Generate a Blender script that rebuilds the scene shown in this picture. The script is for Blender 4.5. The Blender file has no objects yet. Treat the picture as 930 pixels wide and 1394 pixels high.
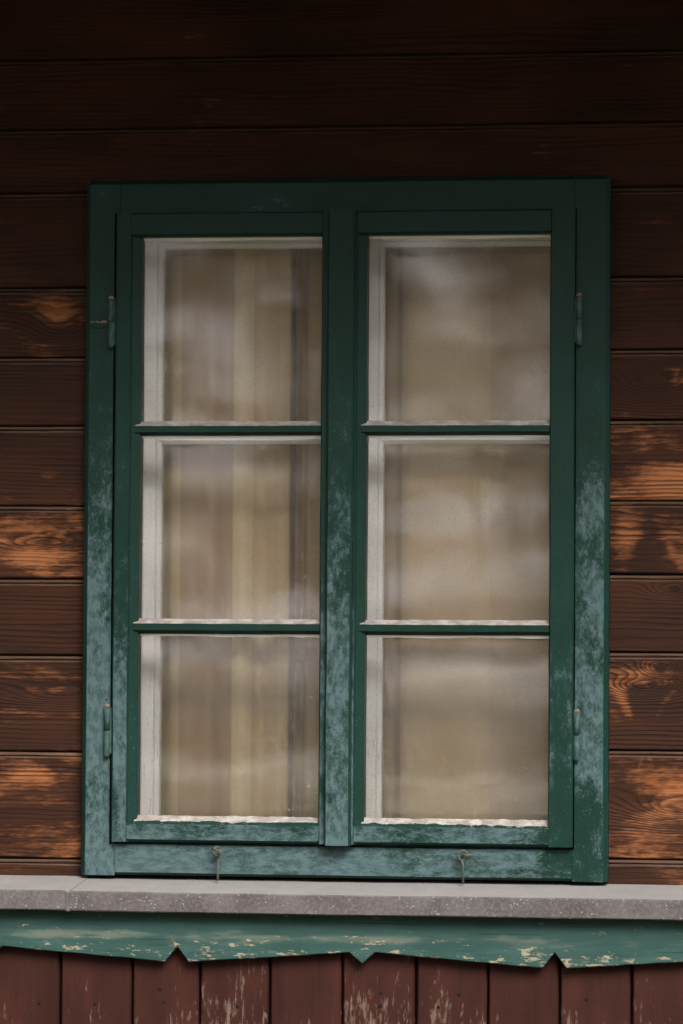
import bpy, bmesh, math, random
from mathutils import Vector, Matrix
random.seed(7)
R = math.radians
scene = bpy.context.scene
COL = scene.collection

# ------------------------------------------------------------------ camera
cam_d = bpy.data.cameras.new("camera")
cam = bpy.data.objects.new("camera", cam_d); COL.objects.link(cam)
cam.location = (0.9509, -6.9496, 0.3737)
cam.rotation_mode = 'XYZ'
_m = Matrix.Rotation(R(7.8632), 3, 'Z') @ Matrix.Rotation(R(92.4159), 3, 'X') @ Matrix.Rotation(R(0.3887), 3, 'Z')
cam.rotation_euler = _m.to_euler('XYZ')
cam_d.sensor_fit = 'AUTO'; cam_d.sensor_width = 36.0
cam_d.lens = 5200.0 / 1394.0 * 36.0
cam_d.clip_start = 0.1; cam_d.clip_end = 3000
cam_d.dof.use_dof = True; cam_d.dof.focus_distance = 6.98; cam_d.dof.aperture_fstop = 2.8
scene.camera = cam

# ------------------------------------------------------------------ sky + sun (overcast daylight)
SUN_EL, SUN_AZ = 40.0, 26.0        # azimuth: degrees to the right of the wall's outward normal
world = bpy.data.worlds.new("World"); scene.world = world; world.use_nodes = True
wn = world.node_tree.nodes; wl = world.node_tree.links
bg = wn["Background"]
sky = wn.new("ShaderNodeTexSky"); sky.sky_type = 'NISHITA'; sky.sun_disc = False
sky.sun_elevation = R(SUN_EL); sky.sun_rotation = R(180 - SUN_AZ)
sky.dust_density = 4.0; sky.air_density = 1.0; sky.ozone_density = 1.0
hs = wn.new("ShaderNodeHueSaturation"); hs.inputs["Saturation"].default_value = 0.22
wl.new(sky.outputs[0], hs.inputs["Color"]); wl.new(hs.outputs[0], bg.inputs["Color"])
bg.inputs["Strength"].default_value = 0.055
sun_d = bpy.data.lights.new("sun", 'SUN'); sun_d.energy = 1.5; sun_d.angle = R(28); sun_d.color = (1.0, 0.965, 0.92)
sun = bpy.data.objects.new("sun", sun_d); COL.objects.link(sun)
_dir = Vector((math.sin(R(SUN_AZ)) * math.cos(R(SUN_EL)), -math.cos(R(SUN_AZ)) * math.cos(R(SUN_EL)), math.sin(R(SUN_EL))))
sun.rotation_euler = _dir.to_track_quat('Z', 'Y').to_euler()
vs = scene.view_settings
vs.view_transform = 'Standard'; vs.look = 'None'; vs.gamma = 1.0; vs.use_curve_mapping = False
vs.exposure = 2.25
scene.cycles.max_bounces = 8; scene.cycles.transparent_max_bounces = 16
scene.cycles.diffuse_bounces = 3; scene.cycles.glossy_bounces = 4

# ------------------------------------------------------------------ node helper
class G:
    def __init__(s, name):
        s.mat = bpy.data.materials.new(name); s.mat.use_nodes = True
        s.n = s.mat.node_tree.nodes; s.l = s.mat.node_tree.links
        s.out = s.n["Material Output"]; s.b = s.n["Principled BSDF"]
        g = s.n.new("ShaderNodeNewGeometry"); s.P = g.outputs["Position"]; s.N = g.outputs["Normal"]
        sp = s.n.new("ShaderNodeSeparateXYZ"); s.l.new(s.P, sp.inputs[0]); s.x, s.y, s.z = sp.outputs
        sn = s.n.new("ShaderNodeSeparateXYZ"); s.l.new(s.N, sn.inputs[0]); s.nx, s.ny, s.nz = sn.outputs
    def put(s, v, sock):
        if hasattr(v, "is_output"): s.l.new(v, sock)
        else:
            if isinstance(v, tuple) and len(v) == 3 and sock.type == 'RGBA': v = v + (1,)
            sock.default_value = v
    def m(s, op, a, b=0.0, c=0.0, clamp=False):
        n = s.n.new("ShaderNodeMath"); n.operation = op; n.use_clamp = clamp
        for v, k in zip((a, b, c), n.inputs): s.put(v, k)
        return n.outputs[0]
    def add(s, *a):
        r = a[0]
        for q in a[1:]: r = s.m('ADD', r, q)
        return r
    def mul(s, *a):
        r = a[0]
        for q in a[1:]: r = s.m('MULTIPLY', r, q)
        return r
    def sub(s, a, b): return s.m('SUBTRACT', a, b)
    def step(s, v, lo, hi):
        n = s.n.new("ShaderNodeMapRange"); n.interpolation_type = 'SMOOTHSTEP'
        s.put(v, n.inputs[0]); n.inputs[1].default_value = lo; n.inputs[2].default_value = hi
        return n.outputs[0]
    def vec(s, x, y, z):
        n = s.n.new("ShaderNodeCombineXYZ")
        for v, k in zip((x, y, z), n.inputs): s.put(v, k)
        return n.outputs[0]
    def noise(s, sx, sy, sz, detail=3, rough=0.55, seed=0.0, dist=0.0):
        v = s.vec(s.add(s.mul(s.x, sx), seed), s.mul(s.y, sy), s.mul(s.z, sz))
        return s.noisev(v, 1.0, detail, rough, dist)
    def noisev(s, v, scale=1.0, detail=3, rough=0.55, dist=0.0):
        n = s.n.new("ShaderNodeTexNoise"); s.put(v, n.inputs["Vector"])
        n.inputs["Scale"].default_value = scale; n.inputs["Detail"].default_value = detail
        n.inputs["Roughness"].default_value = rough; n.inputs["Distortion"].default_value = dist
        return n.outputs["Fac"]
    def voro(s, sx, sy, sz, feat='F1'):
        n = s.n.new("ShaderNodeTexVoronoi"); n.feature = feat
        s.put(s.vec(s.mul(s.x, sx), s.mul(s.y, sy), s.mul(s.z, sz)), n.inputs["Vector"]); n.inputs["Scale"].default_value = 1
        return n.outputs["Distance"]
    def mix(s, f, a, b):
        n = s.n.new("ShaderNodeMix"); n.data_type = 'RGBA'
        s.put(f, n.inputs[0]); s.put(a, n.inputs[6]); s.put(b, n.inputs[7]); return n.outputs[2]
    def attr(s, name):
        n = s.n.new("ShaderNodeAttribute"); n.attribute_type = 'OBJECT'; n.attribute_name = name; return n.outputs["Fac"]
    def gauss(s, cx, cz, a, b):
        dx = s.m('DIVIDE', s.sub(s.x, cx), a); dz = s.m('DIVIDE', s.sub(s.z, cz), b)
        return s.m('EXPONENT', s.mul(s.add(s.mul(dx, dx), s.mul(dz, dz)), -1.0))
    def tri(s, p0, p1, p2, soft=0.009):
        """soft mask of a triangle in the wall plane"""
        ps = [p0, p1, p2]; area = (p1[0]-p0[0])*(p2[1]-p0[1]) - (p1[1]-p0[1])*(p2[0]-p0[0])
        if area < 0: ps.reverse()
        r = None
        for i in range(3):
            a, b = ps[i], ps[(i+1) % 3]; L = math.hypot(b[0]-a[0], b[1]-a[1]); nx, nz = -(b[1]-a[1])/L, (b[0]-a[0])/L
            d = s.add(s.mul(s.x, nx), s.mul(s.z, nz), -(a[0]*nx + a[1]*nz))
            r = d if r is None else s.m('MINIMUM', r, d)
        return s.step(r, -soft, soft)
    def done(s, col, rough=0.6, bump=None, dist=0.001, spec=0.5, strength=1.0):
        s.put(col, s.b.inputs["Base Color"]); s.put(rough, s.b.inputs["Roughness"])
        s.put(spec, s.b.inputs["Specular IOR Level"])
        if bump is not None:
            n = s.n.new("ShaderNodeBump"); n.inputs["Distance"].default_value = dist; n.inputs["Strength"].default_value = strength
            s.put(bump, n.inputs["Height"]); s.l.new(n.outputs[0], s.b.inputs["Normal"])
        return s.mat

# ------------------------------------------------------------------ materials
def mat_boards():
    g = G("stained_board"); seed = g.attr("seed"); wear = g.attr("wear")
    # growth-ring phase: runs along the board, bends round knots
    bend = g.noisev(g.vec(g.add(g.mul(g.x, 0.9), seed), g.mul(seed, 3.1), g.mul(g.z, 5.0)), 1, 2, 0.5)
    lines = g.step(g.noisev(g.vec(g.add(g.mul(g.x, 2.0), seed), seed, g.mul(g.z, 30.0)), 1, 2, 0.6), 0.38, 0.62)
    ph = g.add(g.mul(g.z, 105.0), g.mul(bend, 11.0), seed, g.mul(g.noise(14, 5, 40, 2, 0.6), 0.9))
    kd = None
    for cx, cz, a, b, A in ((0.578, 0.387, 0.040, 0.016, 6.5), (0.548, 0.352, 0.060, 0.019, 7.0), (0.595, 0.528, 0.04, 0.014, 4), (0.62, 0.13, 0.09, 0.03, 7),
                            (-0.53, 0.33, 0.10, 0.02, 4), (-0.545, 1.01, 0.05, 0.03, 4), (0.56, 0.90, 0.07, 0.03, 5), (-0.57, 0.61, 0.06, 0.012, 3)):
        q = g.gauss(cx, cz, a, b); ph = g.add(ph, g.mul(q, A))
    for cx, cz, a, b in ((0.578, 0.386, 0.013, 0.010), (0.537, 0.351, 0.017, 0.007), (0.560, 0.357, 0.009, 0.006), (0.604, 0.53, 0.012, 0.008)):
        q = g.gauss(cx, cz, a, b); kd = q if kd is None else g.m('MAXIMUM', kd, q)
    fr = g.m('FRACT', ph)
    ring = g.mul(g.step(fr, 0.15, 0.8), g.sub(1.0, g.step(fr, 0.84, 1.0)), g.add(0.3, g.mul(lines, 0.7)))         # slow rise, fast fall like latewood
    fine = g.noisev(g.vec(g.add(g.mul(g.x, 4), seed), g.mul(g.y, 20), g.mul(g.z, 400)), 1, 3, 0.65)
    blot = g.noisev(g.vec(g.add(g.mul(g.x, 3.2), seed), seed, g.mul(g.z, 8.0)), 1, 3, 0.5)
    scr = g.noise(40, 20, 220, 2, 0.7)
    base = g.mix(g.step(blot, 0.3, 0.72), (0.0135, 0.0045, 0.00225), (0.0333, 0.01058, 0.004275))
    base = g.mix(g.mul(ring, 0.72), base, (0.0072, 0.002925, 0.002025))
    base = g.mix(g.mul(g.step(fine, 0.42, 0.75), 0.5), base, (0.04725, 0.01665, 0.006975))
    # stain worn thin: shows orange softwood between the dark ring lines
    w2 = g.noisev(g.vec(g.add(g.mul(g.x, 5.0), g.mul(seed, 1.7)), seed, g.mul(g.z, 15.0)), 1, 4, 0.6, 0.4)
    spots = g.add(g.mul(g.gauss(0.60, 0.735, 0.07, 0.03), 0.30), g.mul(g.gauss(0.515, 0.63, 0.022, 0.05), 0.20), g.mul(g.gauss(0.59, 0.635, 0.05, 0.05), 0.16),
                  g.mul(g.gauss(-0.545, 1.03, 0.035, 0.03), 0.26), g.mul(g.gauss(-0.585, 0.585, 0.06, 0.016), 0.22), g.mul(g.gauss(-0.58, 0.185, 0.07, 0.02), 0.24),
                  g.mul(g.gauss(0.60, 0.165, 0.08, 0.04), 0.20), g.mul(g.gauss(0.61, 0.91, 0.03, 0.035), 0.25), g.mul(g.gauss(0.50, 0.31, 0.03, 0.05), 0.1), g.mul(g.gauss(0.555, 0.365, 0.06, 0.03), 0.20))
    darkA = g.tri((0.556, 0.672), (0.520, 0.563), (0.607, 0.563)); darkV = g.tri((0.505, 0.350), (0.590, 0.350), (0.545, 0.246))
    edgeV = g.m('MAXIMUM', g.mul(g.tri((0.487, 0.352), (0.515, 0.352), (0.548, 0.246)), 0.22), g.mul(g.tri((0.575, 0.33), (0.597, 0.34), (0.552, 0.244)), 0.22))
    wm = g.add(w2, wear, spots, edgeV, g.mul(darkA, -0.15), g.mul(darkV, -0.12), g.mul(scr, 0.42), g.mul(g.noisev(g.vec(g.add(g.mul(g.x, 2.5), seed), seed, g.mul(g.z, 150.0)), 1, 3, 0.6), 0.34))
    wm = g.step(wm, 0.98, 1.30)
    wm = g.mul(wm, g.sub(1.0, g.mul(ring, 0.85)), g.add(0.55, g.mul(fine, 0.8)))
    worn = g.mix(g.step(blot, 0.35, 0.7), (0.19, 0.066, 0.022), (0.26, 0.10, 0.038))
    col = g.mix(g.m('MINIMUM', wm, 1.0), base, worn)
    col = g.mix(g.mul(g.step(kd, 0.25, 0.7), 0.85), col, (0.0099, 0.00405, 0.0027))
    # upward faces of each rounded joint bead are painted lighter, as if catching light
    bead = g.step(g.nz, 0.10, 0.5)
    col = g.mix(g.mul(bead, 0.75), col, (0.075, 0.048, 0.033))
    spk = g.mul(g.step(g.noise(330, 330, 330, 1, 0.5), 0.74, 0.80), 0.35)
    col = g.mix(spk, col, (0.099, 0.0585, 0.036))
    bump = g.add(g.mul(ring, -0.6), g.mul(fine, 0.6), g.mul(scr, 0.3))
    return g.done(col, g.add(0.48, g.mul(fine, 0.3)), bump, 0.0010, 0.10)

def mat_green(name, along, low=-0.05, high=1.0, amount=0.0, base=(0.0034, 0.0175, 0.0125)):
    """dark green oil paint gone chalky blue-grey where rain reaches it; along = grain axis"""
    g = G(name)
    if along == 'z': S = (1.0, 0.55)
    else: S = (0.40, 1.0)
    big = g.noise(15*S[0], 9, 15*S[1], 5, 0.65, 3.0)
    med = g.noise(90*S[0], 60, 90*S[1], 4, 0.65, 1.0)
    fin = g.noise(420*S[0], 300, 420*S[1], 3, 0.7, 5.0)
    exposure = g.mul(g.step(g.z, high, low), 1.0)                 # rain weathering, strongest near the sill
    shelter = g.add(g.mul(g.gauss(0.46, 0.05, 0.05, 0.16), -0.26), g.mul(g.gauss(0.40, 0.45, 0.03, 0.9), -0.24), g.mul(g.gauss(-0.455, 0.35, 0.05, 0.4), 0.10), g.mul(g.gauss(0.30, 0.03, 0.05, 0.03), 0.10), g.mul(g.gauss(0.12, 0.03, 0.05, 0.05), -0.08))
    m = g.add(g.mul(big, 1.15), g.mul(med, 0.55), g.mul(fin, 0.62), g.mul(exposure, 0.46), shelter, -0.56 + amount)
    front = g.step(g.m('ABSOLUTE', g.ny), 0.93, 0.995)
    chalk = g.mul(g.step(m, 0.84, 1.16), front)
    body = g.mix(g.step(big, 0.35, 0.7), base, (base[0]*1.25, base[1]*1.25, base[2]*1.35))
    col = g.mix(g.mul(chalk, 0.92), body, g.mix(g.step(med, 0.35, 0.65), (0.02852, 0.05456, 0.05456), (0.05704, 0.08804, 0.09424)))
    fl = g.mul(g.step(g.noise(240, 240, 240, 1, 0.5, 9.0), 0.70, 0.76), g.add(0.12, g.mul(exposure, 0.4)))
    col = g.mix(fl, col, (0.0868, 0.1302, 0.124))
    pit = g.mul(g.step(g.noise(120, 120, 120, 2, 0.6, 2.0), 0.66, 0.72), front, 0.6)
    col = g.mix(pit, col, (0.0031, 0.00992, 0.00806))
    bump = g.add(g.mul(fin, 0.5), g.mul(med, 0.5), g.mul(pit, -0.7))
    return g.done(col, g.add(0.40, g.mul(chalk, 0.4)), bump, 0.0007, 0.14)

def mat_white():
    g = G("white_paint")
    crack = g.step(g.noise(420, 420, 26, 2, 0.5), 0.66, 0.71)
    low = g.step(g.z, 0.75, 0.1)
    dirt = g.noise(30, 30, 8, 4, 0.6)
    col = g.mix(g.mul(dirt, 0.5), (0.84, 0.82, 0.80), (0.72, 0.69, 0.665))
    col = g.mix(g.mul(crack, low, 0.75), col, (0.22, 0.20, 0.18))
    return g.done(col, 0.5, g.mul(crack, -1.0), 0.0004)

def mat_putty():
    g = G("old_putty")
    n = g.noise(45, 45, 90, 4, 0.65); c = g.step(g.noise(160, 100, 600, 2, 0.6), 0.64, 0.72)
    col = g.mix(g.step(n, 0.35, 0.7), (0.15, 0.128, 0.113), (0.27, 0.25, 0.23))
    col = g.mix(g.mul(c, 0.5), col, (0.11, 0.10, 0.085))
    return g.done(col, 0.8, g.add(n, g.mul(c, -0.6)), 0.0012)

def mat_glass(name, dust, wav):
    g = G(name); g.n.remove(g.b)
    bump = g.n.new("ShaderNodeBump"); bump.inputs["Distance"].default_value = wav; bump.inputs["Strength"].default_value = 1.0
    g.put(g.add(g.noise(5, 5, 7, 1, 0.4), g.mul(g.noise(17, 17, 11, 1, 0.4, 3.0), 0.22)), bump.inputs["Height"])
    gl = g.n.new("ShaderNodeBsdfGlossy"); gl.inputs["Roughness"].default_value = 0.02; g.l.new(bump.outputs[0], gl.inputs["Normal"])
    tr = g.n.new("ShaderNodeBsdfTransparent"); tr.inputs[0].default_value = (0.99, 0.992, 0.988, 1)
    fr = g.n.new("ShaderNodeFresnel"); fr.inputs[0].default_value = 1.6
    m1 = g.n.new("ShaderNodeMixShader"); g.l.new(fr.outputs[0], m1.inputs[0]); g.l.new(tr.outputs[0], m1.inputs[1]); g.l.new(gl.outputs[0], m1.inputs[2])
    df = g.n.new("ShaderNodeBsdfDiffuse"); df.inputs[0].default_value = (0.52, 0.47, 0.42, 1)
    d = g.add(g.mul(g.noise(9, 9, 6, 4, 0.6), dust), g.mul(g.step(g.noise(430, 430, 430, 1, 0.5), 0.58, 0.74), dust * 5.0),
              g.mul(g.step(g.noise(150, 150, 150, 1, 0.5), 0.765, 0.79), 0.3))
    m2 = g.n.new("ShaderNodeMixShader"); g.put(d, m2.inputs[0]); g.l.new(m1.outputs[0], m2.inputs[1]); g.l.new(df.outputs[0], m2.inputs[2])
    g.l.new(m2.outputs[0], g.out.inputs["Surface"]); return g.mat

def mat_ledge():
    g = G("weathered_grey_ledge")
    n = g.noise(14, 14, 14, 5, 0.65); f = g.noise(160, 160, 160, 3, 0.7)
    col = g.mix(g.step(n, 0.3, 0.7), (0.048, 0.040, 0.041), (0.076, 0.066, 0.066))
    col = g.mix(g.mul(g.step(f, 0.40, 0.75), 0.4), col, (0.136, 0.1265, 0.1238))
    v = g.voro(150, 150, 150); lic = g.mul(g.step(v, 0.34, 0.16), g.step(g.noise(40, 40, 40, 3, 0.6, 4.0), 0.46, 0.62))
    col = g.mix(g.mul(lic, 0.65), col, (0.2244, 0.2176, 0.2108))
    top = g.step(g.nz, 0.6, 0.95)
    col = g.mix(g.mul(top, 0.85), col, g.mix(n, (0.1564, 0.1496, 0.1428), (0.2312, 0.221, 0.2108)))     # lighter on upward faces
    return g.done(col, 0.75, g.add(f, n, lic), 0.0010, 0.12)

def mat_trim():
    g = G("peeling_green_trim")
    gr = g.noise(10, 10, 330, 3, 0.65); big = g.noise(7, 7, 34, 4, 0.6, 2.0); med = g.noise(34, 30, 120, 4, 0.7, 6.0)
    col = g.mix(g.step(big, 0.3, 0.7), (0.0145, 0.0385, 0.0335), (0.0235, 0.0545, 0.0490))
    col = g.mix(g.mul(g.step(gr, 0.5, 0.8), 0.5), col, (0.00748, 0.02584, 0.02108))
    band = g.gauss(0.0, -0.102, 9.0, 0.014)
    rub = g.mul(g.step(g.add(g.mul(big, 0.8), g.mul(band, 0.26), g.mul(med, 0.2)), 0.66, 0.90), 0.75)
    col = g.mix(rub, col, (0.0918, 0.0986, 0.07616))
    chip = g.step(g.add(g.mul(med, 1.0), g.mul(big, 0.35), g.mul(g.step(g.z, -0.085, -0.14), 0.10)), 0.83, 0.87)
    edge = g.mul(g.step(g.z, -0.118, -0.135), g.step(g.noise(90, 70, 160, 3, 0.6, 8.0), 0.61, 0.66), 0.8)
    chip = g.m('MAXIMUM', chip, edge)
    col = g.mix(g.mul(chip, 0.9), col, g.mix(gr, (0.1632, 0.1462, 0.0986), (0.2312, 0.204, 0.1462)))
    crk = g.step(g.noise(5, 5, 210, 2, 0.6, 12.0), 0.685, 0.70)
    col = g.mix(g.mul(crk, 0.7), col, (0.00816, 0.0204, 0.01632))
    return g.done(col, 0.6, g.add(g.mul(gr, 0.6), g.mul(chip, -0.8), g.mul(crk, -0.8)), 0.0010, 0.12)

def mat_planks():
    g = G("red_brown_plank"); seed = g.attr("seed")
    gr = g.noisev(g.vec(g.add(g.mul(g.x, 260), seed), seed, g.mul(g.z, 9)), 1, 3, 0.65)
    big = g.noisev(g.vec(g.add(g.mul(g.x, 14), seed), seed, g.mul(g.z, 5)), 1, 3, 0.55)
    col = g.mix(g.step(big, 0.3, 0.72), (0.02, 0.00625, 0.0046), (0.033, 0.0105, 0.0075))
    col = g.mix(g.mul(g.step(gr, 0.5, 0.8), 0.5), col, (0.013, 0.0045, 0.0035))
    ch = g.noisev(g.vec(g.add(g.mul(g.x, 130), seed), seed, g.mul(g.z, 26)), 1, 4, 0.7)
    low = g.step(g.z, -0.165, -0.25)
    chip = g.step(g.add(ch, g.mul(big, 0.55), g.mul(low, 0.10), g.attr("wear")), 0.92, 1.03)
    col = g.mix(g.mul(chip, 0.75), col, g.mix(gr, (0.07, 0.04, 0.03), (0.15, 0.1075, 0.0875)))
    return g.done(col, 0.65, g.add(g.mul(gr, 0.6), g.mul(chip, -0.7)), 0.0010, 0.08)

def mat_curtain(name, tone_bands, base):
    g = G(name)
    col = base
    for x0, x1, c in tone_bands:
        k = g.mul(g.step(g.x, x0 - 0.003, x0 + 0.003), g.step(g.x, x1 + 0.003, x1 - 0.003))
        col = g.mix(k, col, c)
    wv = g.noise(700, 50, 700, 2, 0.6)
    col = g.mix(g.mul(wv, 0.18), col, (0.25, 0.19, 0.12))
    return g.done(col, 0.9, wv, 0.0004, 0.1)

def mat_metal(name, base, rust):
    g = G(name); n = g.noise(120, 120, 80, 4, 0.65)
    col = g.mix(g.step(n, 0.45, 0.7), base, rust)
    return g.done(col, 0.6, n, 0.0006, 0.15)

def mat_plain(name, c, rough=0.8, var=0.35, s=3.0):
    g = G(name); n = g.noise(s, s, s, 4, 0.6)
    return g.done(g.mix(n, tuple(v * (1 - var) for v in c), tuple(min(1, v * (1 + var)) for v in c)), rough, None, 0, 0.2)

def mat_hill():
    g = G("dead_grass_and_snow"); n = g.noise(0.16, 0.30, 0.0, 4, 0.6); t = g.noise(0.7, 0.7, 0.7, 3, 0.6)
    col = g.mix(t, (0.10, 0.075, 0.04), (0.23, 0.175, 0.10))
    return g.done(g.mix(g.step(n, 0.485, 0.55), col, (0.88, 0.83, 0.81)), 0.9, None, 0, 0.1)
M = dict(
    added_hill=mat_hill(),
    board=mat_boards(), casing_z=mat_green("chalky_green_upright", 'z', 0.30, 1.06, 0.05), casing_x=mat_green("chalky_green_cross", 'x', 0.30, 1.06, 0.05),
    sash_z=mat_green("green_sash_paint", 'z', 0.2, 1.0, -0.02), sash_x=mat_green("green_sash_rail_paint", 'x', 0.1, 0.95, 0.04),
    bar=mat_green("green_bar_paint", 'x', -2, -1, -0.3),
    white=mat_white(), putty=mat_putty(), glass=mat_glass("dusty_old_glass", 0.035, 0.00035), glass_in=mat_glass("inner_glass", 0.008, 0.0002),
    ledge=mat_ledge(), trim=mat_trim(), plank=mat_planks(),
    curtain_a=mat_curtain("fold_shaded_curtain", [(-0.50, -0.344, (0.60, 0.44, 0.22)), (-0.243, -0.205, (0.72, 0.56, 0.36)), (-0.205, -0.158, (0.60, 0.44, 0.27)), (-0.158, -0.135, (0.66, 0.50, 0.31)), (-0.1315, -0.1200, (0.07, 0.055, 0.05))], (0.44, 0.285, 0.17)),  # bands carry painted fold shade; the last is the shadow of the gap
    curtain_b=mat_curtain("plain_curtain", [(0.243, 0.6, (0.54, 0.39, 0.265)), (0.02, 0.075, (0.36, 0.26, 0.18))], (0.60, 0.44, 0.28)),  # the darker band paints a fold shadow into the cloth
    hinge=mat_metal("painted_hinge", (0.018, 0.045, 0.040), (0.05, 0.075, 0.068)), rusty=mat_metal("rusty_wire", (0.045, 0.055, 0.046), (0.085, 0.068, 0.052)),
    cap=mat_metal("rusty_pin_cap", (0.12, 0.08, 0.06), (0.18, 0.135, 0.105)),
    dark=mat_plain("tarred_backing", (0.012, 0.009, 0.007)), nail_hole=mat_plain("nail_hole_dark", (0.004, 0.003, 0.0025), 0.95),
    plaster=mat_plain("room_plaster", (0.45, 0.42, 0.38)), eave=mat_plain("dark_eave_wood", (0.035, 0.018, 0.011), 0.7, 0.4, 6),
    roof=mat_plain("grey_shingle", (0.09, 0.08, 0.075)), grass=mat_plain("meadow_grass", (0.085, 0.078, 0.04), 0.9, 0.4, 0.35),
    road=mat_plain("pale_gravel", (0.55, 0.51, 0.47), 0.9, 0.15, 1.2), lime=mat_plain("limewash", (0.78, 0.74, 0.70), 0.8, 0.08, 0.8),
    bark=mat_plain("bark", (0.085, 0.06, 0.045), 0.9, 0.4, 5), leaf=mat_plain("autumn_leaf", (0.11, 0.085, 0.035), 0.7, 0.5, 1.2), leaf2=mat_plain("hedge_leaf", (0.085, 0.085, 0.035), 0.7, 0.5, 1.2),
)

# ------------------------------------------------------------------ mesh helpers
def link(name, me, mat, parent=None):
    o = bpy.data.objects.new(name, me); COL.objects.link(o)
    if mat is not None: me.materials.append(mat)
    if parent is not None: o.parent = parent
    return o
def obj(name, bm, mat, parent=None, smooth=False):
    bmesh.ops.recalc_face_normals(bm, faces=bm.faces)
    me = bpy.data.meshes.new(name); bm.to_mesh(me); bm.free()
    if smooth:
        for p in me.polygons: p.use_smooth = True
    return link(name, me, mat, parent)
def thing(name, label, cat, group=None, loc=(0, 0, 0)):
    o = bpy.data.objects.new(name, None); COL.objects.link(o); o.location = loc; return tag(o, label, cat, group)
def tag(o, label, cat, group=None):
    o["label"] = label; o["category"] = cat
    if group: o["group"] = group
    return o
def struct(o): o["kind"] = "structure"; return o
def box(bm, x0, x1, y0, y1, z0, z1):
    v = [bm.verts.new(p) for p in ((x0,y0,z0),(x1,y0,z0),(x1,y1,z0),(x0,y1,z0),(x0,y0,z1),(x1,y0,z1),(x1,y1,z1),(x0,y1,z1))]
    for f in ((0,1,2,3),(4,5,6,7),(0,1,5,4),(1,2,6,5),(2,3,7,6),(3,0,4,7)): bm.faces.new([v[i] for i in f])
def extr(bm, prof, axis, a, b, n=1, jit=0.0, rnd=None, bev=None):
    """closed profile [(u, o)] swept along x (u is z) or z (u is x); o = outward, away from the wall"""
    rnd = rnd or random; rings = []
    low = rnd.random() * 9
    ts = [a + (b - a) * i / n for i in range(n + 1)]
    if bev: ts = [a, a + bev[0]] + ts[1:-1] + [b - bev[0], b]; n += 2
    omax = max(o for u, o in prof)
    for i, t in enumerate(ts):
        w = jit * (math.sin(t * 7 + low) + 0.6 * math.sin(t * 19 + 2 * low)) * 0.7
        r = []
        for u, o in prof:
            if bev and i in (0, n): o = min(o, omax - bev[1])
            j = w + rnd.uniform(-jit, jit) * 0.5; k = rnd.uniform(-jit, jit) * 0.5
            r.append(bm.verts.new((t, -(o + k), u + j) if axis == 'x' else (u + j, -(o + k), t)))
        rings.append(r)
    m = len(prof)
    for i in range(n):
        for k in range(m): bm.faces.new((rings[i][k], rings[i][(k+1) % m], rings[i+1][(k+1) % m], rings[i+1][k]))
    bm.faces.new(rings[0]); bm.faces.new(rings[-1])
def tube(bm, pts, r, n=8):
    pts = [Vector(p) for p in pts]; rings = []
    for i, p in enumerate(pts):
        d = (pts[min(i+1, len(pts)-1)] - pts[max(i-1, 0)]).normalized()
        a = d.orthogonal().normalized() if i == 0 else (a - d * a.dot(d)).normalized()
        c = d.cross(a); rr = r[i] if isinstance(r, (list, tuple)) else r
        rings.append([bm.verts.new(p + (a * math.cos(2*math.pi*k/n) + c * math.sin(2*math.pi*k/n)) * rr) for k in range(n)])
    for i in range(len(pts) - 1):
        for k in range(n): bm.faces.new((rings[i][k], rings[i][(k+1) % n], rings[i+1][(k+1) % n], rings[i+1][k]))
    bm.faces.new(rings[0]); bm.faces.new(rings[-1])

# ------------------------------------------------------------------ ground, road
bm = bmesh.new(); S = 1500
GZ = -1.23
vv = [bm.verts.new(p) for p in ((-S, -S, GZ), (S, -S, GZ), (S, S, GZ), (-S, S, GZ))]; bm.faces.new(vv)
struct(obj("ground", bm, M['grass']))
bm = bmesh.new()
nseg = 60; L = []
for i in range(nseg + 1):
    x = -90 + 150 * i / nseg; c = -53.5 + 1.2 * math.sin(x * 0.11)
    L.append((bm.verts.new((x, c - 3.2, GZ + 0.004)), bm.verts.new((x, c + 3.2, GZ + 0.004))))
for a, b in zip(L, L[1:]): bm.faces.new((a[0], b[0], b[1], a[1]))
struct(obj("gravel_road", bm, M['road']))

def hill_h(x, y):
    d = max(0.0, -y - 80.0); t = min(1.0, d / 190.0)
    return 76.0 * t * t * (3 - 2 * t) * (1 + 0.12 * math.sin(x * 0.013 + 1)) + 0.5 * math.sin(x * 0.09) * math.sin(y * 0.07) * min(1, d / 30) + d * 0.03
bm = bmesh.new(); grid = []
for j in range(40):
    y = -80 - 7.0 * j; grid.append([bm.verts.new((x, y, GZ + 0.006 + hill_h(x, y))) for x in range(-600, 601, 15)])
for a, b in zip(grid, grid[1:]):
    for k in range(len(a) - 1): bm.faces.new((a[k], a[k+1], b[k+1], b[k]))
struct(obj("sky_blocking_hill", bm, M['added_hill'], None, True))  # hill added behind the camera, raised to block the low sky

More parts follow.
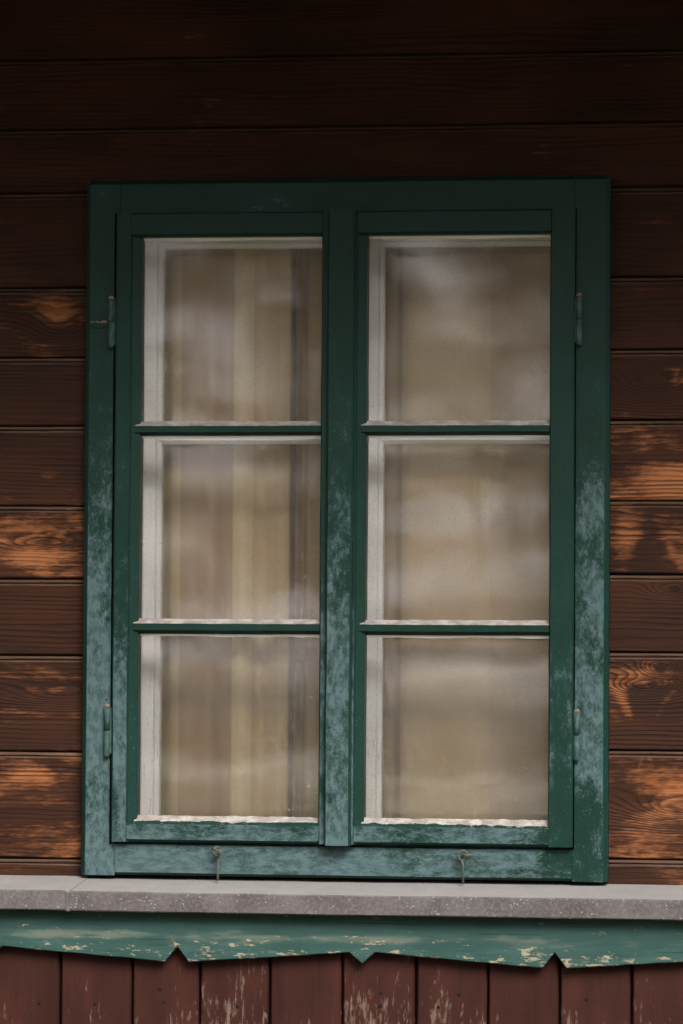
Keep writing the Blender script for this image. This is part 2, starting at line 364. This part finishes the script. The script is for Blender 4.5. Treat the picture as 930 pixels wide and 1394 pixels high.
# ------------------------------------------------------------------ board wall
ZT = 1.87                       # soffit height
wall = thing("board_wall", "brown stained wall of horizontal boards around the green window", "wall")
SL = [1.5126, 1.3815, 1.2631, 1.0857, 0.9553, 0.8278, 0.6787, 0.5435, 0.4017, 0.2235, 0.0253]
SR = [1.5128, 1.3832, 1.2619, 1.0978, 0.9649, 0.8362, 0.6890, 0.5553, 0.4140, 0.2356, 0.0390]
def board(z0, z1, x0, x1, wear, seed):
    prof = [(z1 - 0.0002, -0.020), (z1 - 0.0002, -0.0060), (z1 - 0.0012, -0.0030), (z1 - 0.0030, -0.0012), (z1 - 0.0052, -0.0006), (z1 - 0.0066, -0.0016), (z1 - 0.0074, -0.0042),
            (z1 - 0.0092, -0.0006), (z1 - 0.0110, 0.0), (z0 + 0.0055, 0.0), (z0 + 0.0036, -0.0014), (z0 + 0.0026, -0.005), (z0 + 0.0026, -0.020)]
    bm = bmesh.new(); extr(bm, prof, 'x', x0, x1, max(4, int((x1 - x0) / 0.045)), 0.0005)
    o = obj("board", bm, M['board'], wall); o["wear"] = wear; o["seed"] = seed; return o
WX = 2.9
tops = [1.866, 1.760, 1.640]
zz = tops + SL[:3]
for i in range(len(zz) - 1): board(zz[i+1], zz[i], -WX, WX, -0.05, i * 3.7)
wl_ = [-0.02, 0.09, -0.06, 0.02, 0.12, -0.08, 0.06, 0.12, 0.05]
wr_ = [-0.03, 0.0, 0.03, 0.13, 0.12, -0.05, 0.03, 0.14, 0.06]
ZB = -0.05
# third seam sits behind the window head: boards there are split left and right
ls, rs = SL[2:] + [ZB], SR[2:] + [ZB]
for i in range(len(ls) - 1):
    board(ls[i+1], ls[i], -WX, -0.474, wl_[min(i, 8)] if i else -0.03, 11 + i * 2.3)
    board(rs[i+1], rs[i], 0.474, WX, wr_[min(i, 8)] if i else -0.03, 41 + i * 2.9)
bm = bmesh.new()                # framing and sheathing behind the boards, with the window opening
for x0, x1, z0, z1 in ((-WX, -0.432, ZB - 1.15, 1.865), (0.432, WX, ZB - 1.15, 1.865), (-0.432, 0.432, ZB - 1.15, 0.055), (-0.432, 0.432, 1.222, 1.865)):
    box(bm, x0, x1, 0.012, 0.16, z0, z1)
obj("sheathing", bm, M['dark'], wall)

# room behind the window
bm = bmesh.new()
X, Y0, Y1, z0, z1 = 2.9, 0.16, 4.2, -0.75, 1.9
for q in (((-X,Y0,z0),(X,Y0,z0),(X,Y1,z0),(-X,Y1,z0)), ((-X,Y0,z1),(X,Y0,z1),(X,Y1,z1),(-X,Y1,z1)), ((-X,Y1,z0),(X,Y1,z0),(X,Y1,z1),(-X,Y1,z1)),
          ((-X,Y0,z0),(-X,Y1,z0),(-X,Y1,z1),(-X,Y0,z1)), ((X,Y0,z0),(X,Y1,z0),(X,Y1,z1),(X,Y0,z1))):
    bm.faces.new([bm.verts.new(p) for p in q])
struct(obj("room_shell", bm, M['plaster']))

# ------------------------------------------------------------------ eave
eave = thing("roof_eave", "dark timber roof eave overhanging the board wall", "roof")
DEP = 1.30
bm = bmesh.new(); extr(bm, [(ZT + 0.30, -4.3), (ZT + 0.36, -4.3), (ZT + 0.09, DEP + 0.08), (ZT + 0.03, DEP + 0.08)], 'x', -3.2, 3.2); 
for v in bm.verts:
    if -v.co.y < -4: v.co.z += 1.6
obj("roof_deck", bm, M['roof'], eave)
for i in range(9):
    y1 = -(0.004 + i * 0.143); bm = bmesh.new(); box(bm, -3.1, 3.1, y1 - 0.139, y1, ZT, ZT + 0.022); obj("soffit_board", bm, M['eave'], eave)
bm = bmesh.new(); box(bm, -3.15, 3.15, -DEP - 0.03, -DEP, ZT - 0.06, ZT + 0.16); obj("fascia", bm, M['eave'], eave)
for i in range(9):
    x = -2.8 + i * 0.7; bm = bmesh.new(); extr(bm, [(ZT - 0.004, 0.01), (ZT - 0.10, 0.01), (ZT - 0.07, DEP - 0.02), (ZT - 0.004, DEP - 0.005)], 'x', x - 0.05, x + 0.05); obj("rafter", bm, M['eave'], eave)

# ------------------------------------------------------------------ the window
win = thing("window", "green painted double casement window with six panes and chalky weathered frame", "window", loc=(0, 0, 0))
OB, OF = 0.0015, 0.035
def stile_prof(x0, x1, bev0, bev1, of, ob, d=0.008):
    p = [(x0, ob)]
    p += [(x0, of - d), (x0 + bev0 * 0.8, of - d * 0.12), (x0 + bev0, of)] if bev0 else [(x0, of)]
    p += [(x1 - bev1, of), (x1 - bev1 * 0.8, of - d * 0.12), (x1, of - d)] if bev1 else [(x1, of)]
    return p + [(x1, ob)]
for s in (-1, 1):
    bm = bmesh.new(); a, b = sorted((s * 0.485, s * 0.4205))
    p0 = stile_prof(a, b, 0.009 if s < 0 else 0, 0.009 if s > 0 else 0, OF, OB)
    if s < 0: p1 = p0[:-2] + [(-0.4312, OF), (-0.4302, OF - 0.016), (b, OF - 0.016), (b, OB)]     # rebate beside the sash
    else: p1 = [(a, OB), (a, OF - 0.014), (0.4240, OF - 0.014), (0.4246, OF)] + p0[2:]
    extr(bm, p0, 'z', 0.0, 0.0570, 2, 0.0002); extr(bm, p1, 'z', 0.0570, 1.2215, 24, 0.0003); extr(bm, p0, 'z', 1.2215, 1.2745, 2, 0.0002)
    extr(bm, [(u, o) for u, o in p0], 'z', 1.2745, 1.282, 1)
    for v in bm.verts:
        if v.co.z > 1.2815 and -v.co.y > OF - 0.007: v.co.y = -(OF - 0.007)
    obj("casing_stile", bm, M['casing_z'], win)
bm = bmesh.new(); extr(bm, stile_prof(1.205, 1.2822, 0, 0.008, OF - 0.0006, OB), 'x', -0.4199, 0.4199, 20, 0.0004); obj("casing_head", bm, M['casing_x'], win)
bm = bmesh.new(); extr(bm, stile_prof(0.0005, 0.0575, 0.005, 0, OF - 0.0006, OB)[:-2] + [(0.0570, OF - 0.0006), (0.0582, OF - 0.016), (0.075, OF - 0.016), (0.075, OB)], 'x', -0.4199, 0.4199, 20, 0.0004); obj("casing_rail", bm, M['casing_x'], win)
# box lining between outer and inner casements
for nm, a in (("lining_jamb", (-0.430, -0.400, -0.0005, 0.150, 0.058, 1.22)), ("lining_jamb", (0.400, 0.430, -0.0005, 0.150, 0.058, 1.22)),
              ("lining_head", (-0.3995, 0.3995, -0.0005, 0.150, 1.190, 1.22)), ("lining_sill", (-0.3995, 0.3995, -0.0005, 0.150, 0.058, 0.086))):
    bm = bmesh.new(); box(bm, *a); obj(nm, bm, M['white'], win)

SB, SF = 0.006, 0.050           # sash back and front
GL = 0.022                      # glass plane
def rail_prof(z0, z1, c0, c1, d0, d1):
    """c/d: chamfer width and depth at bottom / top"""
    p = [(z0, SB)]
    p += [(z0, SF - d0), (z0 + c0, SF)] if c0 else [(z0, SF)]
    p += [(z1 - c1, SF), (z1, SF - d1)] if c1 else [(z1, SF)]
    return p + [(z1, SB)]
BARS = ((0.8353, 0.8262, 0.8147, 0.8090), (0.4712, 0.4630, 0.4507, 0.4440))
def strip(bm, x0, x1, zt, ot, zb, ob, n, jt, jb, th=0.002, rnd=random):
    """sloping putty fillet with ragged edges, closed to the back"""
    rings = []
    for i in range(n + 1):
        x = x0 + (x1 - x0) * i / n
        if i == 0: a = b = o = 0.0
        a = 0.7 * a + 0.55 * rnd.uniform(-jt, jt); b = 0.75 * b + 0.5 * rnd.uniform(-jb, jb * 0.4); o = 0.6 * o + rnd.uniform(-0.0002, 0.0002)
        rings.append([bm.verts.new(p) for p in ((x, -(ot + o), zt + a), (x, -(ob + 0.0008 + o), zb + b), (x, -(ob - th), zb + b - 0.0004), (x, -(ot - th), zt + a * 0.5 - 0.003))])
    for i in range(n):
        for k in range(4): bm.faces.new((rings[i][k], rings[i][(k+1) % 4], rings[i+1][(k+1) % 4], rings[i+1][k]))
    bm.faces.new(rings[0]); bm.faces.new(rings[-1])
def sash(xo0, xo1, xi0, xi1, label):
    z0, z1, zi0, zi1 = 0.0625, 1.2195, 0.1095, 1.1750
    bm = bmesh.new()
    cl = 0.018                                     # wide moulded slope on the left member, narrow on the right
    extr(bm, [(xo0, SB), (xo0, SF - 0.003), (xo0 + 0.003, SF), (xi0 - cl, SF), (xi0 - cl + 0.003, SF - 0.004), (xi0, SF - 0.014), (xi0, SB)], 'z', z0, z1, 26, 0.0004)
    extr(bm, [(xi1, SB), (xi1, SF - 0.006), (xi1 + 0.003, SF), (xo1 - 0.003, SF), (xo1, SF - 0.003), (xo1, SB)], 'z', z0, z1, 26, 0.0004)
    o = obj("sash", bm, M['sash_z'], win); o["label"] = label
    bm = bmesh.new(); extr(bm, [(zi1, SB), (zi1, SF - 0.007), (zi1 + 0.005, SF - 0.0007), (z1 - 0.003, SF - 0.0007), (z1 - 0.0005, SF - 0.003), (z1 - 0.0005, SB)], 'x', xi0 - cl + 0.001, xi1 - 0.0003 + 0.002, 14, 0.0003); obj("top_rail", bm, M['sash_x'], o)
    bm = bmesh.new(); extr(bm, [(z0 + 0.0006, SB), (z0 + 0.0006, SF - 0.005), (z0 + 0.005, SF - 0.0008), (0.0955, SF - 0.0008), (0.0985, SF - 0.003), (zi0 - 0.003, GL + 0.006), (zi0 - 0.003, SB)], 'x', xi0 - cl + 0.001, xi1 + 0.002, 20, 0.0004); obj("bottom_rail", bm, M['sash_x'], o)
    for zt, za, zb, zu in BARS:
        bm = bmesh.new(); extr(bm, [(zt - 0.001, SB + 0.004), (zt - 0.001, GL + 0.006), (za, SF - 0.006), (zb, SF - 0.006), (zu, GL + 0.007), (zu, SB + 0.004)], 'x', xi0 - 0.012, xi1 + 0.004, 16, 0.0003)
        b = obj("glazing_bar", bm, M['bar'], o)
        bm = bmesh.new(); strip(bm, xi0 - 0.009, xi1 + 0.003, zt + 0.0006, GL + 0.006, za, SF - 0.006, 60, 0.0007, 0.0006); obj("putty", bm, M['putty'], o)
    bm = bmesh.new(); strip(bm, xi0 - 0.004, xi1 + 0.003, zi0 + 0.0010, GL + 0.005, 0.0975, SF - 0.0025, 80, 0.0012, 0.0022); obj("putty", bm, M['putty'], o)
    edges = [zi1 + 0.004, BARS[0][0] - 0.004, BARS[0][3] + 0.004, BARS[1][0] - 0.004, BARS[1][3] + 0.004, zi0 - 0.003]
    for k in range(3):
        zt, zb = edges[2*k], edges[2*k+1]; cx, cz = (xi0 + xi1) / 2, (zt + zb) / 2; w, h = (xi1 - xi0) / 2 + 0.005, (zt - zb) / 2
        bm = bmesh.new(); box(bm, -w, w, -0.0015, 0.0015, -h, h)
        p = obj("pane", bm, M['glass'], o); p.location = (cx, -GL + 0.002, cz)
        p.rotation_euler = (R(random.uniform(-0.16, 0.16)), 0, R(random.uniform(-0.2, 0.2)))   # old panes never sit quite true
        # thin wavering white paint line where the glazing was cut in along the top of the pane
        bm = bmesh.new(); strip(bm, xi0 + 0.001, xi1 - 0.001, zt - 0.003, GL + 0.0015, zt - 0.0075, GL + 0.0012, 50, 0.0002, 0.0016, 0.0012); obj("paint_line", bm, M['white'], o)
    return o
sashL = sash(-0.4255, -0.0008, -0.3793, -0.0420, "left sash with three panes")
sashR = sash(0.0008, 0.4225, 0.0410, 0.3775, "right sash with three panes")
bm = bmesh.new(); extr(bm, [(-0.0275, 0.0505), (-0.0275, 0.061), (-0.0255, 0.0635), (0.0155, 0.0635), (0.0195, 0.060), (0.0195, 0.0505)], 'z', 0.0605, 1.2205, 26, 0.0004)
obj("cover_strip", bm, M['casing_z'], win)

def hinge(x, z0, z1):
    r = 0.0058; zm = (z0 + z1) / 2 ; y = -0.0435
    def bar_(za, zb, cap_lo, cap_hi):
        pts, rr = [], []
        if cap_lo: pts += [(x, y, za), (x, y, za + 0.0015), (x, y, za + 0.004)]; rr += [r * 0.4, r * 0.8, r]
        else: pts += [(x, y, za)]; rr += [r]
        if cap_hi: pts += [(x, y, zb - 0.004), (x, y, zb - 0.0015), (x, y, zb)]; rr += [r, r * 0.8, r * 0.4]
        else: pts += [(x, y, zb)]; rr += [r]
        b = bmesh.new(); tube(b, pts, rr, 14); return b
    h = obj("hinge", bar_(z0, zm - 0.0007, True, False), M['hinge'], win, True)
    obj("knuckle", bar_(zm + 0.0007, z1 - 0.006, False, False), M['hinge'], h, True)
    obj("pin_cap", bar_(z1 - 0.0058, z1, False, True), M['cap'], h, True)
    s = 1 if x < 0 else -1                        # leaf let into the joint
    b = bmesh.new(); box(b, min(x, x + s * 0.012), max(x, x + s * 0.012), y - 0.0005, y + 0.0015, z0 + 0.006, z1 - 0.006); obj("leaf", b, M['hinge'], h)
for x, a, b in ((-0.4345, 0.9705, 1.0670), (-0.4350, 0.2165, 0.3146), (0.4300, 0.9705, 1.0664), (0.4290, 0.2170, 0.3121)): hinge(x, a, b)
# raised oval standing in for a paint scar on the left upright
bm = bmesh.new(); pts = []
for r_, o in ((1.0, 0.0345), (0.97, 0.0362), (0.75, 0.0368)):
    pts.append([bm.verts.new((-0.459 + 0.0185 * r_ * math.cos(a * math.pi / 10), -o, 1.0135 + 0.0065 * r_ * math.sin(a * math.pi / 10))) for a in range(20)])
for a, b in zip(pts, pts[1:]):
    for k in range(20): bm.faces.new((a[k], a[(k+1) % 20], b[(k+1) % 20], b[k]))
bm.faces.new(pts[-1]); paint_scar = obj("paint_scar", bm, M['bar'], win)
bm = bmesh.new(); strip(bm, -0.4745, -0.4435, 1.0215, 0.0362, 1.0192, 0.0366, 26, 0.0030, 0.0012, 0.0012); obj("broken_paint", bm, M['cap'], paint_scar)

def ring(bm, c, rad, r, tilt, n=18, a0=0, a1=2 * math.pi):
    pts = []
    for k in range(n + 1):
        a = a0 + (a1 - a0) * k / n; v = Vector((math.cos(a) * rad, 0, math.sin(a) * rad)); v.rotate(Matrix.Rotation(tilt, 3, 'Z')); pts.append(Vector(c) + v)
    tube(bm, pts, r, 8)
# left stay hook: screw eye with a bent wire; right: ring over a pin
bm = bmesh.new(); ring(bm, (-0.2275, -0.052, 0.0475), 0.0075, 0.0026, R(50)); tube(bm, [(-0.2275, -0.030, 0.044), (-0.2275, -0.048, 0.042)], 0.0028); e = obj("screw_eye", bm, M['rusty'], win, True)
bm = bmesh.new(); tube(bm, [(-0.236, -0.056, 0.053), (-0.228, -0.061, 0.051), (-0.218, -0.058, 0.047), (-0.216, -0.055, 0.038), (-0.2235, -0.056, 0.030), (-0.2245, -0.056, 0.012), (-0.2240, -0.057, -0.006)], 0.0024); obj("hook_wire", bm, M['rusty'], e, True)
bm = bmesh.new(); tube(bm, [(0.222, -0.030, 0.0455), (0.226, -0.058, 0.0465), (0.230, -0.063, 0.0468), (0.243, -0.063, 0.0468)], 0.0026); e = obj("screw_eye", bm, M['rusty'], win, True)
bm = bmesh.new(); ring(bm, (0.2245, -0.0545, 0.0455), 0.0088, 0.0022, R(10)); tube(bm, [(0.2225, -0.0545, 0.0375), (0.2245, -0.0545, 0.028), (0.2250, -0.0545, -0.006)], 0.0023); obj("hook_wire", bm, M['rusty'], e, True)

# ------------------------------------------------------------------ inner window
inn = thing("inner_window", "white painted inner window set behind the green sashes", "window")
def inner_sash(xo0, xo1, xi0, xi1, label):
    y0, y1 = 0.110, 0.145; zo0, zo1, zi0, zi1 = 0.0862, 1.1898, 0.100, 1.172
    def pr(u0, u1, inner_hi):
        if inner_hi: return [(u0, -y1), (u0, -y0), (u1 - 0.010, -y0), (u1 - 0.0088, -y0 - 0.004), (u1 - 0.007, -y0 - 0.001), (u1, -y0 - 0.008), (u1, -y1)]
        return [(u0, -y1), (u0, -y0 - 0.008), (u0 + 0.007, -y0 - 0.001), (u0 + 0.0088, -y0 - 0.004), (u0 + 0.010, -y0), (u1, -y0), (u1, -y1)]
    bm = bmesh.new(); extr(bm, pr(xo0, xi0, True), 'z', zo0, zo1, 12, 0.0002); extr(bm, pr(xi1, xo1, False), 'z', zo0, zo1, 12, 0.0002)
    o = obj("sash", bm, M['white'], inn); o["label"] = label
    for a, b, hi in ((zi1, zo1, False), (zo0, zi0, True)):
        bm = bmesh.new(); extr(bm, pr(a, b, hi), 'x', xi0 - 0.004, xi1 + 0.004, 12, 0.0003); obj("rail", bm, M['white'], o)
    for a, b in ((0.803, 0.838), (0.4415, 0.4715)):
        bm = bmesh.new(); extr(bm, [(a, -y1), (a, -y0 - 0.010), (a + 0.006, -y0 - 0.002), (b - 0.006, -y0 - 0.002), (b, -y0 - 0.010), (b, -y1)], 'x', xi0 - 0.004, xi1 + 0.004, 12, 0.0003); obj("glazing_bar", bm, M['white'], o)
    ed = [zi1, 0.838, 0.803, 0.4715, 0.4415, zi0]
    for k in range(3):
        bm = bmesh.new(); w = (xi1 - xi0) / 2 + 0.004; h = (ed[2*k] - ed[2*k+1]) / 2 + 0.004; box(bm, -w, w, -0.0012, 0.0012, -h, h)
        p = obj("pane", bm, M['glass_in'], o); p.location = ((xi0 + xi1) / 2, 0.132, (ed[2*k] + ed[2*k+1]) / 2); p.rotation_euler = (R(random.uniform(-.3, .3)), 0, R(random.uniform(-.3, .3)))
inner_sash(-0.3995, -0.0005, -0.3680, -0.0540, "left white inner sash"); inner_sash(0.0005, 0.3995, 0.0525, 0.3720, "right white inner sash")

# ------------------------------------------------------------------ curtains
def curtain(name, x0, x1, fy, mat, label):
    bm = bmesh.new(); n = int((x1 - x0) / 0.004); m = 14; grid = []
    for j in range(m + 1):
        z = 0.0 + 1.28 * j / m; row = []
        for i in range(n + 1):
            x = x0 + (x1 - x0) * i / n; row.append(bm.verts.new((x + 0.0025 * math.sin(z * 2.3), fy(x, z), z)))
        grid.append(row)
    for j in range(m):
        for i in range(n): bm.faces.new((grid[j][i], grid[j][i+1], grid[j+1][i+1], grid[j+1][i]))
    o = obj(name, bm, mat, None, True); md = o.modifiers.new("thick", 'SOLIDIFY'); md.thickness = 0.0012
    return tag(o, label, "curtain", "curtains behind the window")
def fa(x, z):
    f = 0.200 + 0.013 * math.sin(x * 62 + 0.5) + 0.003 * math.sin(x * 131 + 2 + 0.4 * z)
    return f - 0.010 * math.exp(-((x + 0.124) / 0.01) ** 2)
def fb(x, z):
    return 0.222 + 0.005 * math.sin(x * 23 + 1.0 + 0.3 * z) + 0.014 * math.exp(-((x - 0.06) / 0.014) ** 2) + 0.004 * math.sin(x * 52) + 0.035 * math.exp(-((x + 0.1175) / 0.006) ** 2)
curtain("curtain", -0.52, -0.1236, fa, M['curtain_a'], "pleated beige curtain with fold shading painted in bands behind the left sash")
curtain("curtain", -0.135, 0.52, fb, M['curtain_b'], "smooth tan curtain behind the right sash")

# ------------------------------------------------------------------ ledge
ledge = thing("ledge", "grey weathered ledge running under the window across the wall", "ledge")
LF, LZB = 0.18, -0.0575
def capping(x0, x1, dz):
    prof = [(-0.0045 + dz, -0.011), (-0.0215 + dz, LF - 0.002), (-0.0240 + dz, LF), (LZB + 0.002 + dz, LF + 0.001), (LZB + dz, LF - 0.001), (LZB + dz, LF - 0.022), (-0.045 + dz, LF - 0.024), (-0.038 + dz, -0.011)]
    bm = bmesh.new(); extr(bm, prof, 'x', x0, x1, int((x1 - x0) / 0.05) + 2, 0.0005); return obj("capping", bm, M['ledge'], ledge)
capping(-2.9, -0.4775, 0.0015); capping(-0.4750, 1.62, 0.0); capping(1.6225, 2.9, 0.001)
bm = bmesh.new(); extr(bm, [(-0.0035, -0.01), (-0.0200, LF - 0.001), (-0.0230, LF + 0.0025), (LZB, LF + 0.0028), (LZB, LF - 0.01), (-0.03, -0.01)], 'x', -0.4795, -0.4725); obj("joint_cover", bm, M['ledge'], ledge)

# ------------------------------------------------------------------ scalloped trim board
bm = bmesh.new(); P = 0.6812; xs = []
def unit(x):  # lower edge of one period, starting at a V notch
    return [(x, -0.1195), (x + 0.0222, -0.1475), (x + 0.313, -0.1255), (x + 0.3365, -0.1450), (x + 0.3590, -0.1245), (x + 0.6590, -0.1475)]
low = []
for k in range(-4, 4): low += unit(-0.2819 + P * k)
low.append((-0.2819 + P * 4, -0.1195))
dense = []
for (xa, za), (xb, zb) in zip(low, low[1:]):
    n = max(1, int((xb - xa) / 0.025))
    for i in range(n): dense.append((xa + (xb - xa) * i / n, za + (zb - za) * i / n + (random.uniform(-0.0008, 0.0008) if i else 0)))
dense.append(low[-1])
F0, F1 = 0.128, 0.150; prev = None
for x, z in dense:
    r = [bm.verts.new(p) for p in ((x, -F1, -0.050), (x, -F1, z + 0.0015), (x, -F1 + 0.0015, z), (x, -F0, z), (x, -F0, -0.050))]
    if prev:
        for k in range(5): bm.faces.new((prev[k], prev[(k+1) % 5], r[(k+1) % 5], r[k]))
    else: bm.faces.new(r)
    prev = r
bm.faces.new(prev)
tag(obj("trim_board", bm, M['trim']), "peeling green trim board with notched lower edge under the grey ledge", "trim")

# ------------------------------------------------------------------ lower plank cladding
clad = thing("plank_cladding", "red brown vertical plank cladding below the notched green trim", "cladding")
joints = [-0.5010, -0.3681, -0.2441, -0.1166, 0.0155, 0.1483, 0.2777, 0.4065, 0.5346]
x = joints[0]
while x > -2.8: x -= 0.1295 + random.uniform(-.004, .004); joints.insert(0, x)
x = joints[-1]
while x < 2.8: x += 0.1295 + random.uniform(-.004, .004); joints.append(x)
for i, (a, b) in enumerate(zip(joints, joints[1:])):
    bm = bmesh.new(); k = random.uniform(-0.0012, 0.0012)
    extr(bm, [(a + 0.0022, 0.100), (a + 0.0022, 0.121 + k), (a + 0.005, 0.125 + k), (b - 0.005, 0.125 + k), (b - 0.0022, 0.121 + k), (b - 0.0022, 0.100)], 'z', GZ + 0.03, -0.052, 22, 0.0005)
    o = obj("plank", bm, M['plank'], clad); o["seed"] = i * 1.73; o["wear"] = random.uniform(-0.08, 0.09)
    if -0.7 < a < 0.7:
        c = (a + b) / 2
        for dz in random.choice(((-0.2035,), (-0.199, -0.222), (-0.228,), ())):
            bn = bmesh.new(); xn = c + random.uniform(-.03, .03); tube(bn, [(xn, -0.122, dz), (xn, -0.1256 - k, dz), (xn, -0.1262 - k, dz)], [0.0032, 0.0032, 0.0022], 10)
            obj("nail_hole", bn, M['nail_hole'], o)  # near-black stud standing in for a dark hole in the plank
bm = bmesh.new(); box(bm, -2.85, 2.85, -0.0985, 0.010, GZ, -0.0565); obj("backing", bm, M['dark'], clad)

# ------------------------------------------------------------------ what the panes mirror: road, hedge, garden wall, trees behind the camera
gw = thing("garden_wall", "limewashed low garden wall mirrored in the lower panes", "wall")
bm = bmesh.new(); box(bm, -45, 20, -75.4, -75, GZ, 0.22); obj("wall_body", bm, M['lime'], gw)
bm = bmesh.new(); extr(bm, [(0.221, 74.9), (0.30, 74.95), (0.36, 75.2), (0.30, 75.45), (0.221, 75.5)], 'x', -45, 20); obj("coping", bm, M['road'], gw)
def leaves(bm, c, rad, n, size, rnd):
    for _ in range(n):
        v = Vector((rnd.gauss(0, 1), rnd.gauss(0, 1), rnd.gauss(0, 1))).normalized() * (rnd.random() ** 0.45)
        p = Vector(c) + Vector((v.x * rad[0], v.y * rad[1], v.z * rad[2])); a = Vector((rnd.gauss(0, 1), rnd.gauss(0, 1), rnd.gauss(0, 1))).normalized()
        b = a.orthogonal().normalized(); d = a.cross(b); s = size * rnd.uniform(0.6, 1.3)
        bm.faces.new([bm.verts.new(p + q) for q in (b * s, d * s * 0.6, -b * s, -d * s * 0.6)])
def raw(name, bm, mat):
    me = bpy.data.meshes.new(name); bm.to_mesh(me); bm.free(); me.materials.append(mat); return me
variants = []
for k in range(3):
    rnd = random.Random(20 + k); bt = bmesh.new(); bc = bmesh.new(); H = rnd.uniform(9, 12)
    tube(bt, [(0, 0, 0), (0.1, 0, H * 0.25), (-0.1, 0.1, H * 0.5), (0.05, 0, H * 0.85)], [0.26, 0.2, 0.14, 0.04], 9)
    for i in range(13):
        z = H * rnd.uniform(0.27, 0.85); a = rnd.uniform(0, 6.28); L_ = rnd.uniform(1.2, 2.8) * (1.15 - z / H * 0.6)
        tip = (math.cos(a) * L_, math.sin(a) * L_, z + L_ * 0.45); tube(bt, [(0, 0, z), (tip[0] * .5, tip[1] * .5, z + L_ * .3), tip], [0.08, 0.05, 0.02], 6)
        leaves(bc, tip, (rnd.uniform(.8, 1.4), rnd.uniform(.8, 1.4), rnd.uniform(.6, 1.0)), 80, 0.15, rnd)
        leaves(bc, (tip[0] * .5, tip[1] * .5, z + L_ * .3), (0.8, 0.8, 0.6), 30, 0.15, rnd)
    leaves(bc, (0, 0, H * 0.9), (1.3, 1.3, 1.5), 300, 0.15, rnd)
    variants.append((raw("trunk", bt, M['bark']), raw("crown", bc, M['leaf'])))
spots = [(-5.2, -84, 0), (-11.5, -82, 2), (-17.8, -84, 1), (-2.2, -88, 2), (1.5, -84, 1), (-21.5, -90, 2), (-9.8, -104, 0), (-6.5, -110, 2), (-15.5, -108, 1), (-26, -86, 0), (6, -88, 0)]
for i, (x, y, k) in enumerate(spots):
    t = thing("tree", "loose brownish tree beyond the garden wall mirrored in the panes", "tree", "trees mirrored in the panes", (x, y, GZ + hill_h(x, y) - 0.1)); t.rotation_euler.z = i * 1.3
    for nm, me in zip(("trunk", "crown"), variants[k]):
        o = bpy.data.objects.new(nm, me); COL.objects.link(o); o.parent = t
rnd = random.Random(5); bm = bmesh.new(); leaves(bm, (0, 0, 0.42), (0.95, 0.6, 0.5), 420, 0.075, rnd); hb = raw("foliage", bm, M['leaf2'])
bm = bmesh.new()
for i in range(6): a = i * 1.05; tube(bm, [(0.05 * math.cos(a), 0.05 * math.sin(a), 0), (0.4 * math.cos(a), 0.3 * math.sin(a), 0.6)], [0.025, 0.008], 5)
hs_ = raw("stems", bm, M['bark'])
for i in range(17):
    t = thing("bush", "low rounded bush of the hedge mirrored in the lower panes", "bush", "hedge bushes mirrored in the panes", (-22 + i * 1.5 + rnd.uniform(-.2, .2), -68 + rnd.uniform(-.4, .4), GZ))
    t.rotation_euler.z = i * 2.1; s = rnd.uniform(0.85, 1.15); t.scale = (s, s, s)
    for nm, me in (("foliage", hb), ("stems", hs_)):
        o = bpy.data.objects.new(nm, me); COL.objects.link(o); o.parent = t
